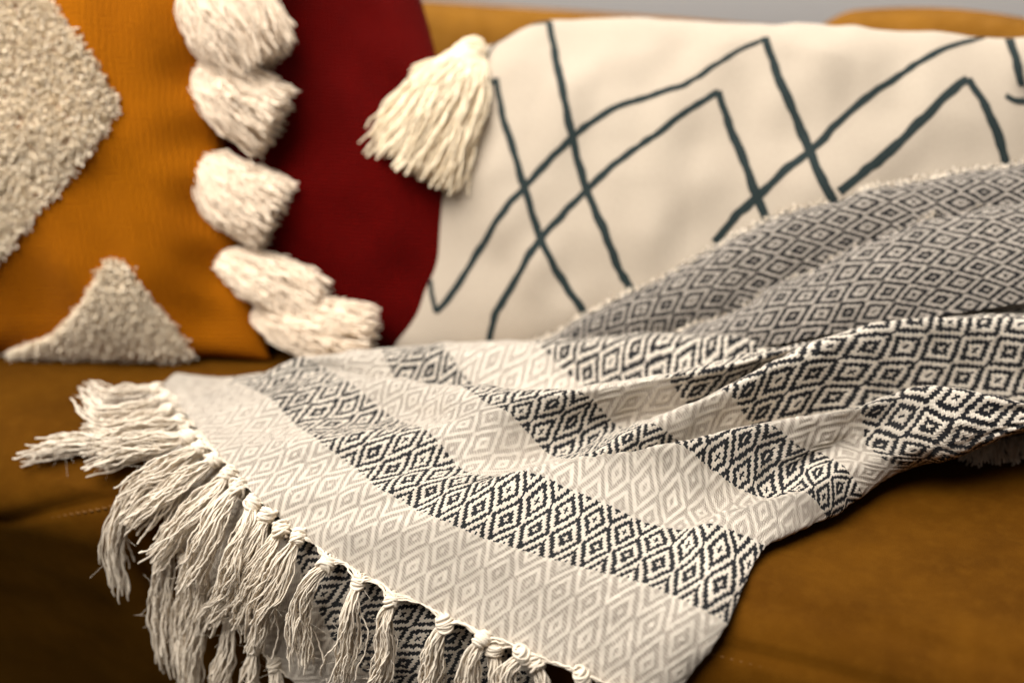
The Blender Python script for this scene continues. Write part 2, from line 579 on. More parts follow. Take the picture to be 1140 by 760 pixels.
def ribbon(poly, widths, bvh, lift=0.0005, step=2.0):
    poly = np.array(poly, float)
    seg = np.linalg.norm(np.diff(poly, axis=0), axis=1)
    s = np.concatenate([[0], np.cumsum(seg)])
    ss = np.linspace(0, s[-1], max(8, int(s[-1] / step)))
    pts = cr(s, poly, ss)
    w = np.interp(ss, s, np.interp(np.linspace(0, 1, len(poly)), np.linspace(0, 1, len(widths)), widths))
    pts = pts + np.stack([vnoise(ss / 14, ss * 0, 3), vnoise(ss / 13, ss * 0 + 5, 8)], 1) * 0.8
    w = w * (1 + 0.18 * vnoise(ss / 9, ss * 0, 5))
    tp, tn_ = [], []
    for (x, y) in pts:
        p, nn = on(bvh, x, y)
        if p is not None:
            tp.append(p)
            tn_.append(nn)
        elif tp:
            tp.append(None)
    idx = [i for i, p in enumerate(tp) if p is not None]
    if len(idx) < 4:
        return None
    tp = np.array([tp[i] for i in idx])
    nnn = np.array([tn_[i] for i in range(len(idx))])
    t = np.gradient(tp, axis=0)
    t /= np.linalg.norm(t, axis=1, keepdims=True) + 1e-9
    side = np.cross(nnn, t)
    w = np.interp(np.linspace(0, 1, len(tp)), np.linspace(0, 1, len(w)), w)
    k = np.linspace(-1, 1, 5)
    P = tp[:, None, :] + side[:, None, :] * (k[None, :, None] * w[:, None, None] * 0.5) + nnn[:, None, :] * lift
    # lay each point back on the cover
    for i in range(P.shape[0]):
        for j in range(5):
            loc, nq, _, _ = bvh.find_nearest(Vector(P[i, j]))
            if nq.dot(Vector(nnn[i])) < 0:
                nq = -nq
            P[i, j] = np.array(loc) + np.array(nq) * lift
    return P.reshape(-1, 3), grid_faces(len(tp), 5)


LINES = [
    ([(533, 110), (543, 97), (553, 88)], (3.2, 4)),
    ([(553, 88), (560, 130), (572, 170), (585, 213), (602, 265), (625, 310), (654, 352)], (4.2, 4.6)),
    ([(612, 25), (618, 60), (630, 120), (645, 185), (655, 215), (672, 255), (690, 300), (706, 330)], (4.6, 5)),
    ([(540, 70), (550, 52), (565, 39), (585, 30), (612, 25)], (2.2, 3)),
    ([(480, 312), (482, 330), (486, 346), (500, 330), (530, 285), (560, 235), (583, 210), (610, 180), (635, 155), (660, 135), (690, 118), (730, 105), (770, 90), (800, 70), (826, 54), (850, 44)], (3.4, 4.2, 4.2, 3.6, 2.4)),
    ([(544, 388), (550, 355), (575, 310), (602, 265), (630, 235), (652, 213), (690, 178), (730, 150), (770, 120), (800, 102)], (4.6, 4.4, 4, 3.6)),
    ([(800, 102), (812, 140), (830, 185), (845, 225), (854, 246)], (5, 5.2)),
    ([(852, 42), (868, 90), (885, 130), (900, 165), (915, 200), (930, 226)], (5.2, 5.6)),
    ([(796, 270), (825, 235), (848, 215), (880, 185), (905, 165), (935, 135), (970, 105), (1000, 85), (1040, 60), (1070, 48), (1098, 41)], (5.2, 4.4, 3.2)),
    ([(935, 214), (970, 185), (1000, 160), (1030, 130), (1060, 100), (1078, 88)], (5.6, 5.2, 5)),
    ([(1078, 88), (1095, 115), (1110, 150), (1122, 192)], (5.6, 6)),
    ([(1123, 40), (1131, 66), (1137, 96)], (6, 6)),
    ([(1120, 107), (1130, 112), (1142, 113)], (4, 5)),
]
for pl, w in LINES:
    r_ = ribbon(pl, [q * 0.00122 for q in w], CB)
    if r_:
        link_mesh('zigzag_line', r_[0], r_[1], M_INK, cream)


# strands hanging along a spine ------------------------------------------------
def strands(spine, n, r0, r1, sr, seed, wav=0.002, M=16, fray=0.10, flat=1.0, curl=0.0, wavef=3.0, prof=None, crimp=0.0, stray=0.0):
    g = np.random.default_rng(seed)
    sp = np.array(spine, float)
    s = np.concatenate([[0], np.cumsum(np.linalg.norm(np.diff(sp, axis=0), axis=1))])
    L = s[-1]
    out, rad = [], []
    ref = np.array([0.2, -0.9, 0.35])
    for i in range(n):
        k = 1 + fray * g.uniform(-1, 0.6)
        tt = np.linspace(0, 1, M)
        ss = np.clip(tt * k, 0, 1.0) * L
        c = cr(s, sp, ss)
        over = np.clip(tt * k - 1, 0, None)[:, None] * L
        tdir = (sp[-1] - sp[-2]) / np.linalg.norm(sp[-1] - sp[-2])
        c = c + over * tdir
        T = np.gradient(c, axis=0)
        T /= np.linalg.norm(T, axis=1, keepdims=True) + 1e-9
        a = np.cross(T, ref)
        a /= np.linalg.norm(a, axis=1, keepdims=True) + 1e-9
        b = np.cross(T, a)
        q = math.sqrt(g.uniform(0.02, 1))
        ph = g.uniform(0, 2 * math.pi)
        if prof is None:
            R = r0 + (r1 - r0) * (1 - (1 - tt) ** 1.6)
        else:
            R = np.interp(tt, np.linspace(0, 1, len(prof)), prof)
        if g.uniform() < stray:
            R = R * (1 + g.uniform(0.4, 1.4) * tt)
        tws = ph + curl * tt * g.uniform(0.5, 1.5)
        w1, w2 = g.uniform(0, 6.28, 2)
        f1, f2 = g.uniform(0.6, 1.4, 2) * wavef
        wv = wav * g.uniform(0.3, 1.3) * np.clip(tt * 2.5, 0, 1)
        da = np.cos(tws) * q * R + wv * np.sin(w1 + f1 * tt * 2)
        db = np.sin(tws) * q * R * flat + wv * np.sin(w2 + f2 * tt * 2) * flat
        if crimp:
            c1, c2 = g.uniform(0, 6.28, 2)
            fq = L / 0.0058 * 2 * math.pi
            cm = crimp * g.uniform(0.3, 1.3) * np.clip(tt * 4, 0, 1)
            da = da + cm * np.sin(c1 + fq * tt) + crimp * 2.2 * np.sin(c2 + fq * 0.31 * tt)
            db = db + cm * np.sin(c2 + fq * 0.93 * tt) + crimp * 2.2 * np.sin(c1 + fq * 0.27 * tt)
        out.append(c + a * da[:, None] + b * db[:, None])
        rr = np.full(M, sr * g.uniform(0.8, 1.15))
        rr[-1] *= 0.75
        if crimp and g.uniform() < 0.3:
            rr[-2] *= 1.7
            rr[-1] *= 1.5
        rad.append(rr)
    return np.array(out), np.array(rad)


def lump(center, axis, r, ln, seed, turns=5, wr=0.0012):
    """a tied knot: wound cord over a core -> verts, faces"""
    g = np.random.default_rng(seed)
    ax = np.array(axis, float)
    ax /= np.linalg.norm(ax)
    a = np.cross(ax, [0.3, 0.5, 0.8])
    a /= np.linalg.norm(a)
    b = np.cross(ax, a)
    paths = []
    for j in range(4):
        tt = np.linspace(0, 1, 60)
        th = tt * 2 * math.pi * turns / 4 + g.uniform(0, 6.28)
        z = (tt - 0.5) * ln * g.uniform(0.7, 1.0)
        tilt = g.uniform(-0.9, 0.9)
        R = r * np.sqrt(np.clip(1 - (2 * tt - 1) ** 2 * 0.7, 0, 1))
        p = np.array(center) + a * (np.cos(th) * R)[:, None] + b * (np.sin(th) * R)[:, None] + ax * (z + tilt * R * np.cos(th + j))[:, None]
        paths.append(p)
    V1, F1 = tubes(np.array(paths), wr, 7)
    # core
    n1, n2 = 10, 14
    ph = np.linspace(0.02, math.pi - 0.02, n1)
    t2 = np.linspace(0, 2 * math.pi, n2)
    P, T2 = np.meshgrid(ph, t2, indexing='ij')
    C = np.array(center) + (a * (np.sin(P) * np.cos(T2))[..., None] + b * (np.sin(P) * np.sin(T2))[..., None]) * r * 1.0 + ax * (np.cos(P) * ln * 0.55)[..., None]
    return np.vstack([V1, C.reshape(-1, 3)]), np.vstack([F1, grid_faces(n1, n2, len(V1))])


# tassel of the cream cushion
def cream_pt(x, y, fwd):
    p = plane_pt(x, y, p0, n_)
    r = ray(x, y)
    return p - r / np.linalg.norm(r) * fwd


tp = [cream_pt(526, 58, 0.012), cream_pt(505, 92, 0.034), cream_pt(480, 138, 0.040), cream_pt(458, 186, 0.034)]
P, R = strands(tp, 520, 0.009, 0.045, 0.0008, 5, 0.0036, 18, 0.10, 0.6, 0.4, 3.6, crimp=0.0003, prof=(0.010, 0.022, 0.032, 0.040, 0.047))
V1, F1 = tubes(P, R, 5)
tas = link_mesh('corner_tassel', V1, F1, M_CTAS, cream)
tp2 = [cream_pt(512, 70, 0.03), cream_pt(480, 76, 0.036), cream_pt(448, 90, 0.036)]
P, R = strands(tp2, 34, 0.005, 0.007, 0.00105, 6, 0.001, 10, 0.2)
V1, F1 = tubes(P, R, 5)
tp3 = [cream_pt(470, 128, 0.022), cream_pt(432, 120, 0.026), cream_pt(408, 106, 0.026)]
P, R = strands(tp3, 26, 0.004, 0.007, 0.00105, 8, 0.001, 10, 0.2)
V2, F2 = tubes(P, R, 5)
link_mesh('stray_yarn', np.vstack([V1, V2]), np.vstack([F1, F2 + len(V1)]), M_CTAS, tas)
V1, F1 = lump(cream_pt(516, 70, 0.024), tp[1] - tp[0], 0.0125, 0.034, 9, 22, 0.0014)
link_mesh('knot', V1, F1, M_CTAS, tas)

# --- mustard cushion with tufted diamonds
orange = thing('mustard_cushion', at(120, 398, 0), 'mustard knitted cushion with tufted cream diamonds and tassels down its side', 'cushion')
po, no = lean_plane(290, 400, 0.3, 15, 14)
oc = [plane_pt(x, y, po, no) for x, y in ((-330, 402), (300, 400), (226, -95), (-330, -150))]
V, Fc, UVo, OB, on_ = make_pillow(oc, 0.068, (0.055, 0.01), 0.42, 190, 21, 0.0055, dents=((0.93, -0.02, 0.02, 0.009), (0.93, -0.30, 0.02, 0.010), (0.92, -0.58, 0.02, 0.012), (0.84, -0.80, 0.025, 0.010), (0.93, 0.26, 0.02, 0.009)))
link_mesh('cover', V, Fc, M_ORANGE, orange, UVo)


def inside(x, y, poly):
    c = False
    j = len(poly) - 1
    for i in range(len(poly)):
        xi, yi = poly[i]
        xj, yj = poly[j]
        if (yi > y) != (yj > y) and x < (xj - xi) * (y - yi) / (yj - yi) + xi:
            c = not c
        j = i
    return c


def tuft_patch(poly, n, seed, ln=0.0062, sr=0.00062):
    g = np.random.default_rng(seed)
    poly = [tuple(q) for q in poly]
    xs, ys = [q[0] for q in poly], [q[1] for q in poly]
    paths = []
    tries = 0
    while len(paths) < n and tries < n * 8:
        tries += 1
        x, y = g.uniform(min(xs), max(xs)), g.uniform(min(ys), max(ys))
        if not inside(x + g.normal(0, 1.0), y + g.normal(0, 1.0), poly):
            continue
        p, nn = on(OB, x, y)
        if p is None:
            continue
        d = nn * g.uniform(0.7, 1.1) + g.normal(0, 0.38, 3) + np.array([0, 0, -0.1])
        d /= np.linalg.norm(d)
        l = ln * g.uniform(0.6, 1.1)
        b = g.normal(0, 0.35, 3) + np.array([0, 0, -0.3])
        tt = np.linspace(0, 1, 5)[:, None]
        paths.append(p - nn * 0.001 + d * l * tt + b * l * tt ** 2 * 0.5)
    return tubes(np.array(paths), sr, 4)


V1, F1 = tuft_patch([(-190, 120), (-60, -140), (10, -60), (60, 5), (100, 60), (124, 98), (130, 115), (126, 130), (98, 170), (62, 215), (30, 250), (0, 290), (-60, 350)], 26000, 31)
link_mesh('tufted_diamond', V1, F1, M_WOOL, orange)
V1, F1 = tuft_patch([(8, 390), (60, 372), (92, 338), (112, 300), (121, 288), (140, 293), (160, 325), (192, 362), (215, 392), (215, 402), (8, 400)], 10000, 32, 0.0058)
link_mesh('tufted_triangle', V1, F1, M_WOOL, orange)


def orange_pt(x, y, fwd):
    p = plane_pt(x, y, po, no)
    r = ray(x, y)
    return p - r / np.linalg.norm(r) * fwd


# the tassels down the right edge: root, middle, end (photo), forward cm
OT = [((222, 8), (262, 20), (312, 8), 0.032, 190), ((220, 80), (258, 108), (296, 130), 0.027, 190), ((222, 180), (255, 212), (296, 236), 0.027, 190),
      ((240, 285), (284, 306), (338, 332), 0.020, 170), ((286, 352), (338, 364), (396, 374), 0.023, 190), ((222, -60), (250, -75), (300, -95), 0.030, 60)]
for i, (r0_, m_, e_, sp_, n) in enumerate(OT):
    if i == 0:
        spine = [orange_pt(224, -22, 0.0), orange_pt(240, 5, 0.012), orange_pt(262, 30, 0.016), orange_pt(285, 58, 0.014)]
        pf = (0.008, 0.026, 0.033, 0.035, 0.033)
    else:
        spine = [orange_pt(*r0_, 0.002), orange_pt((r0_[0] + m_[0]) / 2, (r0_[1] + m_[1]) / 2, 0.012), orange_pt(*m_, 0.014), orange_pt(*e_, 0.012)]
        pf = (0.007, sp_ * 0.58, sp_ * 0.82, sp_ * 0.98, sp_ * 1.06)
    P, R = strands(spine, n * 5, 0.006, sp_, 0.0005, 60 + i, 0.0024, 16, 0.32, 0.95, 0.5, 4.5, prof=pf, crimp=0.0003)
    V1, F1 = tubes(P, R, 5)
    link_mesh('edge_tassel', V1, F1, M_OTAS, orange)

# --- red cushion
red = thing('red_cushion', at(390, 372, 0), 'plain dark red cushion between the mustard cushion and the cream cushion', 'cushion')
pr_, nr_ = lean_plane(420, 372, 1.0, 12, 20)
rc = [plane_pt(x, y, pr_, nr_) for x, y in ((150, 392), (560, 398), (462, -66), (190, -90))]
V, Fc, UVr, RB, rn = make_pillow(rc, 0.055, (0.02, 0.0), 0.42, 150, 41, 0.0055, pull=((1, 1, 0.06, -0.07, -0.06),))
link_mesh('cover', V, Fc, M_RED, red, UVr)

# ------------------------------------------------------------------ the woven throw
throw = thing('woven_throw', at(640, 560, 0), 'cream and black diamond woven throw with knotted tassels draped over the sofa seat', 'throw blanket')

# nodes of the cloth as seen in the photo: rows are crests and hollows of the folds, columns the stripe borders
#        fringe          A                B                C                D                E
ROWS = [
 [(212, 452, .3), (285, 434, 1.0), (352, 408, 1.0), (432, 402, 1.0), (502, 398, 1.0), (604, 393, 1.0)],
 [(196, 446, 1.0), (270, 426, 2.2), (339, 399, 3.5), (426, 394, 4.0), (497, 390, 4.4), (600, 386, 4.5)],
 [(205, 458, 1.1), (288, 438, 2.2), (364, 411, 3.0), (446, 431, 2.5), (538, 439, 2.6), (652, 430, 2.9)],
 [(216, 472, 1.2), (307, 452, 2.3), (394, 429, 3.2), (505, 429, 4.2), (622, 433, 5.0), (738, 416, 5.4)],
 [(229, 488, 1.2), (328, 474, 1.9), (440, 467, 2.2), (535, 446, 4.5), (640, 436, 5.3), (742, 419, 5.6)],
 [(243, 505, 1.3), (348, 488, 2.2), (474, 479, 3.0), (564, 459, 3.9), (656, 443, 4.5), (748, 426, 4.8)],
 [(268, 533, 1.3), (389, 517, 1.7), (515, 521, 2.0), (612, 506, 2.1), (690, 475, 3.0), (775, 458, 3.3)],
 [(287, 556, 1.4), (423, 544, 1.7), (545, 530, 2.2), (656, 508, 2.8), (727, 470, 4.0), (808, 435, 5.4)],
 [(310, 575, 1.4), (449, 558, 1.7), (565, 530, 2.4), (700, 522, 2.2), (775, 502, 2.4), (850, 486, 2.5)],
 [(345, 603, 1.5), (495, 581, 2.0), (590, 525, 2.8), (750, 493, 4.2), (850, 470, 4.5), (947, 454, 4.5)],
 [(430, 652, 1.5), (574, 611, 1.7), (651, 551, 2.5), (795, 525, 3.2), (889, 496, 3.7), (961, 472, 4.2)],
 [(600, 731, 1.6), (735, 658, 1.3), (758, 590, 1.3), (853, 554, 1.8), (921, 508, 2.8), (966, 497, 3.0)],
 [(690, 768, 1.6), (782, 678, 1.4), (796, 582, 1.9), (895, 547, 2.5), (945, 522, 2.7), (985, 511, 2.6)],
 [(745, 778, 1.0), (811, 694, 0.9), (851, 608, 0.8), (921, 577, 0.8), (961, 551, 1.0), (1003, 523, 1.5)],
 [(728, 782, .25), (795, 698, .2), (832, 612, .15), (903, 580, .15), (944, 555, .15), (984, 527, .15)],
]
#        four more repeats beyond the last border
EXT = [
 [(722, 386, 1.0), (842, 380, 1.5), (962, 358, 2.5), (1082, 341, 3.5), (1202, 322, 4.5)],
 [(720, 376, 4.8), (840, 371, 5.2), (960, 348, 5.6), (1080, 330, 6.0), (1200, 312, 6.2)],
 [(755, 420, 3.1), (868, 392, 4.4), (985, 366, 5.0), (1098, 350, 5.4), (1215, 325, 5.6)],
 [(848, 391, 5.4), (935, 372, 5.8), (1025, 353, 6.1), (1122, 344, 6.3), (1235, 335, 6.4)],
 [(853, 393, 5.4), (945, 371, 6.0), (1040, 354, 6.3), (1135, 347, 6.4), (1245, 342, 6.5)],
 [(858, 395, 5.3), (955, 370, 6.2), (1052, 356, 6.5), (1150, 351, 6.6), (1255, 348, 6.7)],
 [(876, 405, 4.6), (975, 368, 6.8), (1072, 359, 6.9), (1170, 356, 6.9), (1275, 356, 6.9)],
 [(903, 389, 6.4), (1000, 364, 7.0), (1100, 362, 7.0), (1200, 366, 7.0), (1300, 370, 7.0)],
 [(965, 452, 2.9), (1068, 446, 2.8), (1170, 450, 2.8), (1270, 458, 2.8), (1370, 465, 2.8)],
 [(1040, 430, 5.2), (1140, 447, 4.3), (1240, 458, 4.1), (1340, 470, 4.0), (1440, 480, 4.0)],
 [(1048, 462, 4.7), (1144, 458, 4.6), (1243, 466, 4.4), (1343, 476, 4.3), (1443, 486, 4.3)],
 [(1054, 482, 3.8), (1147, 464, 4.4), (1246, 472, 4.2), (1346, 482, 4.1), (1446, 492, 4.1)],
 [(1060, 496, 3.0), (1149, 470, 4.1), (1248, 478, 3.9), (1348, 488, 3.8), (1448, 498, 3.8)],
 [(1066, 507, 2.0), (1150, 476, 3.4), (1250, 484, 3.2), (1350, 494, 3.1), (1450, 504, 3.1)],
 [(1050, 509, .2), (1134, 479, .2), (1234, 487, .2), (1334, 497, .2), (1434, 507, .2)],
]
def deepen(i, j, n):
    x, y, z = n
    if i in FOLD:
        z = z + FOLD[i] * (0.25, 0.25, 0.3, 0.8, 1, 1)[min(j, 5)] * min(1.0, max(0.0, (z - 0.9) / 1.5))
    return x, y, z


FOLD = {3: 0.3, 4: 0.3, 5: 0.7, 7: 0.6, 9: 0.8}
NET = np.array([[at(*deepen(i_, j_, n)) for j_, n in enumerate(r + [(x, y, z + (0.6 if z > 1.2 else 0)) for x, y, z in e])] for i_, (r, e) in enumerate(zip(ROWS, EXT))])


def mean_chords(N):
    a = np.linalg.norm(np.diff(N, axis=0), axis=2)
    b = np.linalg.norm(np.diff(N, axis=1), axis=2)
    return a, b


ra, ta = mean_chords(NET)
DBG = False
if DBG:
    np.set_printoptions(precision=3, suppress=True, linewidth=160)
    print('ALONG ROWS (stripe direction) cm\n', ra * 100)
    print('ACROSS cm\n', ta * 100)

tw_ = np.median(ta[1:13], axis=0)
tvals = np.concatenate([[0], np.cumsum(tw_)])
sv = np.concatenate([[0], np.cumsum(np.mean(ra[:, :7], axis=1))])
TBORD = dict(zip('ABCDE', tvals[1:6]))


def net_surface(NET, sv, tvals, step=0.0009, ref_row=9, usc=1.0):
    nt = int((tvals[-1] - tvals[0]) / step)
    t = np.linspace(tvals[0], tvals[-1], nt)
    rows = np.array([cr(tvals, NET[i], t) for i in range(NET.shape[0])])      # rows x nt x 3
    ns = int((sv[-1] - sv[0]) * 1.25 / step)
    s = np.linspace(sv[0], sv[-1], ns)
    P = cr(sv, rows, s)                                                        # ns x nt x 3
    # cloth coordinate along the stripes: arc length from the reference crest, softened across
    dl = np.linalg.norm(np.diff(P, axis=0), axis=2)
    arc = np.concatenate([np.zeros((1, nt)), np.cumsum(dl, axis=0)])
    i0 = int(np.argmin(np.abs(s - sv[ref_row])))
    arc = arc - arc[i0][None]
    # slide each line across the stripes so the pattern runs square to them, as the loom made it
    Pi = np.gradient(P, axis=0)
    Pi /= np.linalg.norm(Pi, axis=2, keepdims=True) + 1e-12
    Pt = np.gradient(P, axis=1)
    dc = np.sum(Pt * Pi, axis=2) - np.gradient(arc, axis=1)
    m0, m1 = int(ns * 0.08), int(ns * 0.92)
    c = np.cumsum(np.median(dc[m0:m1], axis=0))
    w = 81
    ker = np.hanning(w)
    ker /= ker.sum()
    U = arc + c[None]
    pad = np.pad(U, ((0, 0), (w // 2, w // 2)), mode='reflect', reflect_type='odd')
    sm = np.zeros_like(U)
    for j in range(w):
        sm += ker[j] * pad[:, j:j + nt]
    U = sm * usc
    Vv = np.broadcast_to(t[None], U.shape)
    return P, U, Vv


def surf_normals(P):
    a = np.gradient(P, axis=0)
    b = np.gradient(P, axis=1)
    n = np.cross(a, b)
    n /= np.linalg.norm(n, axis=2, keepdims=True) + 1e-12
    return n


def relief(U, Vv):
    a = np.abs((U / PS) % 1 - 0.5)
    b = np.abs((Vv / PT) % 1 - 0.5)
    return -np.cos((a + b) * 2 * math.pi / PER)


BORD = [(TBORD['A'], TBORD['B']), (TBORD['C'], TBORD['D']), (TBORD['E'], 9.0)]
M_WEAVE = weave_material('diamond_weave', BORD)
P, U, Vv = net_surface(NET, sv, tvals, usc=0.92)
_um = np.median(U, axis=0)[None]
U = _um + (U - _um) * np.interp(Vv[0], [0.22, 0.36], [1.0, 0.72])[None]
nn = surf_normals(P)
flip = 1.0 if np.mean(nn[..., 2]) > 0 else -1.0
nn *= flip
low = 0.0015 * vnoise(U * 85 + Vv * 22, Vv * 26 - U * 8, 6) * (0.5 + 0.5 * vnoise(U * 14, Vv * 14, 9)) + 0.0011 * vnoise(U * 55, Vv * 40, 1) + 0.0007 * vnoise(U * 120, Vv * 90, 2)
P = P + nn * (low + 0.00022 * relief(U, Vv))[..., None]
nr, nc = P.shape[:2]
Fc = grid_faces(nr, nc)
if flip < 0:
    Fc = Fc[:, ::-1]
link_mesh('top_layer', P.reshape(-1, 3), Fc, M_WEAVE, throw, np.stack([U.ravel(), Vv.ravel()], 1))
EDGE = P[:, 0, :]
EDGE_N = nn[:, 0, :]
print('net', P.shape, 'borders', {k_: round(float(v_), 4) for k_, v_ in TBORD.items()})

# ---- the layers folded up over the cream cushion
M_WEAVE2 = weave_material('diamond_weave_shaded', [(-9.0, 9.0)], -0.22, (0.70, 0.615, 0.52))  # cream darkened: the shade on these folds is put into the colour


def leaning(x, y, off):
    p, q = on(CB, min(max(x, 470), 1130), max(y, 60))
    if p is None:
        p = plane_pt(x, y, p0, n_)
    d = np.dot(p - CAM, FWD)
    r = ray(x, y)
    return d, off


def fold_sheet(name, top, bot, offt, offb, seed, vshift, nk=7):
    top, bot = np.array(top, float), np.array(bot, float)
    m = 14
    tt = np.linspace(0, 1, m)
    tp_ = np.array([np.interp(tt, np.linspace(0, 1, len(top)), top[:, i]) for i in (0, 1)]).T
    bp_ = np.array([np.interp(tt, np.linspace(0, 1, len(bot)), bot[:, i]) for i in (0, 1)]).T
    rows = []
    dep = []
    for j in range(nk):
        f_ = j / (nk - 1)
        rows.append(tp_ * (1 - f_) + bp_ * f_)
    rows = np.array(rows)
    D = np.zeros(rows.shape[:2])
    for j in range(nk):
        for i in range(m):
            D[j, i], _ = leaning(rows[j, i, 0], rows[j, i, 1], 0)
    # soften the depths so the cloth bridges the cushion's hollows
    for _ in range(6):
        q = np.pad(D, 1, mode='edge')
        D = (q[1:-1, 1:-1] * 2 + q[:-2, 1:-1] + q[2:, 1:-1] + q[1:-1, :-2] + q[1:-1, 2:]) / 6
    pts = np.zeros((nk, m, 3))
    for j in range(nk):
        f_ = j / (nk - 1)
        off = offt * (1 - f_) + offb * f_ + 0.006 * math.sin(math.pi * f_)
        if j == 0:
            off -= 0.006
        for i in range(m):
            r = ray(*rows[j, i])
            pts[j, i] = CAM + r * (D[j, i] - off)
    cs = np.concatenate([[0], np.cumsum(np.mean(np.linalg.norm(np.diff(pts, axis=0), axis=2), axis=1))])
    ct = np.concatenate([[0], np.cumsum(np.mean(np.linalg.norm(np.diff(pts, axis=1), axis=2), axis=0))])
    P, U_, V_ = net_surface(pts, cs, ct, 0.0012, 0)
    n2 = surf_normals(P)
    if np.mean((CAM - P.reshape(-1, 3)) * n2.reshape(-1, 3)) < 0:
        n2 = -n2
    uu = U_ * 1.05 + vshift
    vv = V_ * 1.36 + 0.01
    P = P + n2 * (0.0016 * vnoise(uu * 40, vv * 40, seed) + 0.0003 * relief(uu, vv))[..., None]
    nr, nc = P.shape[:2]
    o = link_mesh(name, P.reshape(-1, 3), grid_faces(nr, nc), M_WEAVE2, throw, np.stack([uu.ravel(), vv.ravel()], 1))
    return o, P, n2


TOP1 = [(560, 392), (601, 379), (652, 348), (700, 321), (751, 299), (799, 269), (854, 242), (881, 231), (915, 220), (1000, 202), (1060, 191), (1112, 182), (1200, 168)]
BOT1 = [(575, 398), (640, 398), (700, 392), (760, 384), (800, 372), (830, 360), (870, 345), (900, 330), (940, 310), (1000, 290), (1060, 272), (1120, 262), (1210, 250)]
TOP2 = [(735, 386), (765, 364), (799, 349), (829, 336), (854, 318), (870, 309), (898, 300), (930, 282), (961, 264), (1000, 250), (1035, 238), (1090, 225), (1140, 213), (1210, 200)]
BOT2 = [(745, 398), (790, 392), (830, 388), (860, 384), (890, 378), (920, 372), (950, 366), (980, 360), (1010, 356), (1040, 352), (1080, 346), (1120, 340), (1160, 334), (1230, 325)]
sh1, PA, NA = fold_sheet('folded_layer', TOP1, BOT1, 0.008, 0.014, 51, 0.004)
sh2, PB_, NB_ = fold_sheet('folded_layer', TOP2, BOT2, 0.018, 0.040, 52, 0.016)


def edge_fuzz(P, n2, n, seed, parent, ln=0.006, name='selvage'):
    g = np.random.default_rng(seed)
    row = P[0]
    down = P[6] - P[0]
    down /= np.linalg.norm(down, axis=1, keepdims=True) + 1e-9
    paths = []
    for i in range(n):
        j = g.integers(0, row.shape[0])
        b = row[j] + down[j] * g.uniform(0, 0.006)
        d = -down[j] * g.uniform(-0.3, 1.0) + n2[0, j] * g.uniform(0.1, 1.0) + g.normal(0, 0.45, 3)
        d /= np.linalg.norm(d)
        l = ln * g.uniform(0.3, 1.0)
        tt = np.linspace(0, 1, 4)[:, None]
        paths.append(b + d * l * tt + g.normal(0, 0.3, 3) * l * tt ** 2)
    V1, F1 = tubes(np.array(paths), 0.0006, 4)
    link_mesh(name, V1, F1, M_TAS, parent)


edge_fuzz(PA, NA, 800, 71, sh1, 0.0028)
edge_fuzz(PB_, NB_, 1000, 72, sh2, 0.0028)

# ---- the layer hanging beneath, seen behind the tassels
UROWS = [
 [(196, 417, .3), (262, 419, .4), (330, 412, .4), (420, 418, .4)],
 [(186, 422, .9), (258, 421, 1.0), (330, 416, .9), (420, 422, .8)],
 [(172, 434, .9), (256, 428, .9), (330, 420, .6), (420, 430, .6)],
 [(160, 470, .4), (250, 470, .5), (330, 470, .6), (420, 480, .6)],
 [(172, 540, .5), (262, 535, .6), (350, 540, .7), (450, 545, .7)],
 [(196, 600, .5), (290, 580, .6), (380, 590, .7), (480, 600, .7)],
 [(226, 648, .5), (318, 607, .6), (410, 620, .7), (510, 640, .7)],
 [(262, 694, .5), (346, 662, .6), (440, 665, .7), (540, 680, .7)],
 [(300, 734, .6), (376, 718, .7), (480, 725, .7), (590, 740, .7)],
 [(350, 778, .6), (430, 768, .7), (530, 780, .7), (640, 800, .7)],
]
UN = np.array([[at(*n) for n in r] for r in UROWS])
ua, ub = mean_chords(UN)
ut = np.concatenate([[0], np.cumsum(np.median(ub, axis=0))])
us = np.concatenate([[0], np.cumsum(np.mean(ua, axis=1))])
M_WEAVE3 = weave_material('diamond_weave_under', [(ut[1], ut[2] + 0.05)])
P, U, Vv = net_surface(UN, us, ut, 0.0012, 0)
nn = surf_normals(P)
fl = 1.0 if np.mean(nn[..., 2]) > 0 else -1.0
P = P + nn * fl * (0.0015 * vnoise(U * 40, Vv * 40, 81) + 0.0003 * relief(U, Vv))[..., None]
nr, nc = P.shape[:2]
Fc = grid_faces(nr, nc)
under = link_mesh('under_layer', P.reshape(-1, 3), Fc if fl > 0 else Fc[:, ::-1], M_WEAVE3, throw, np.stack([U.ravel(), Vv.ravel()], 1))
UEDGE = P[:, 0, :]

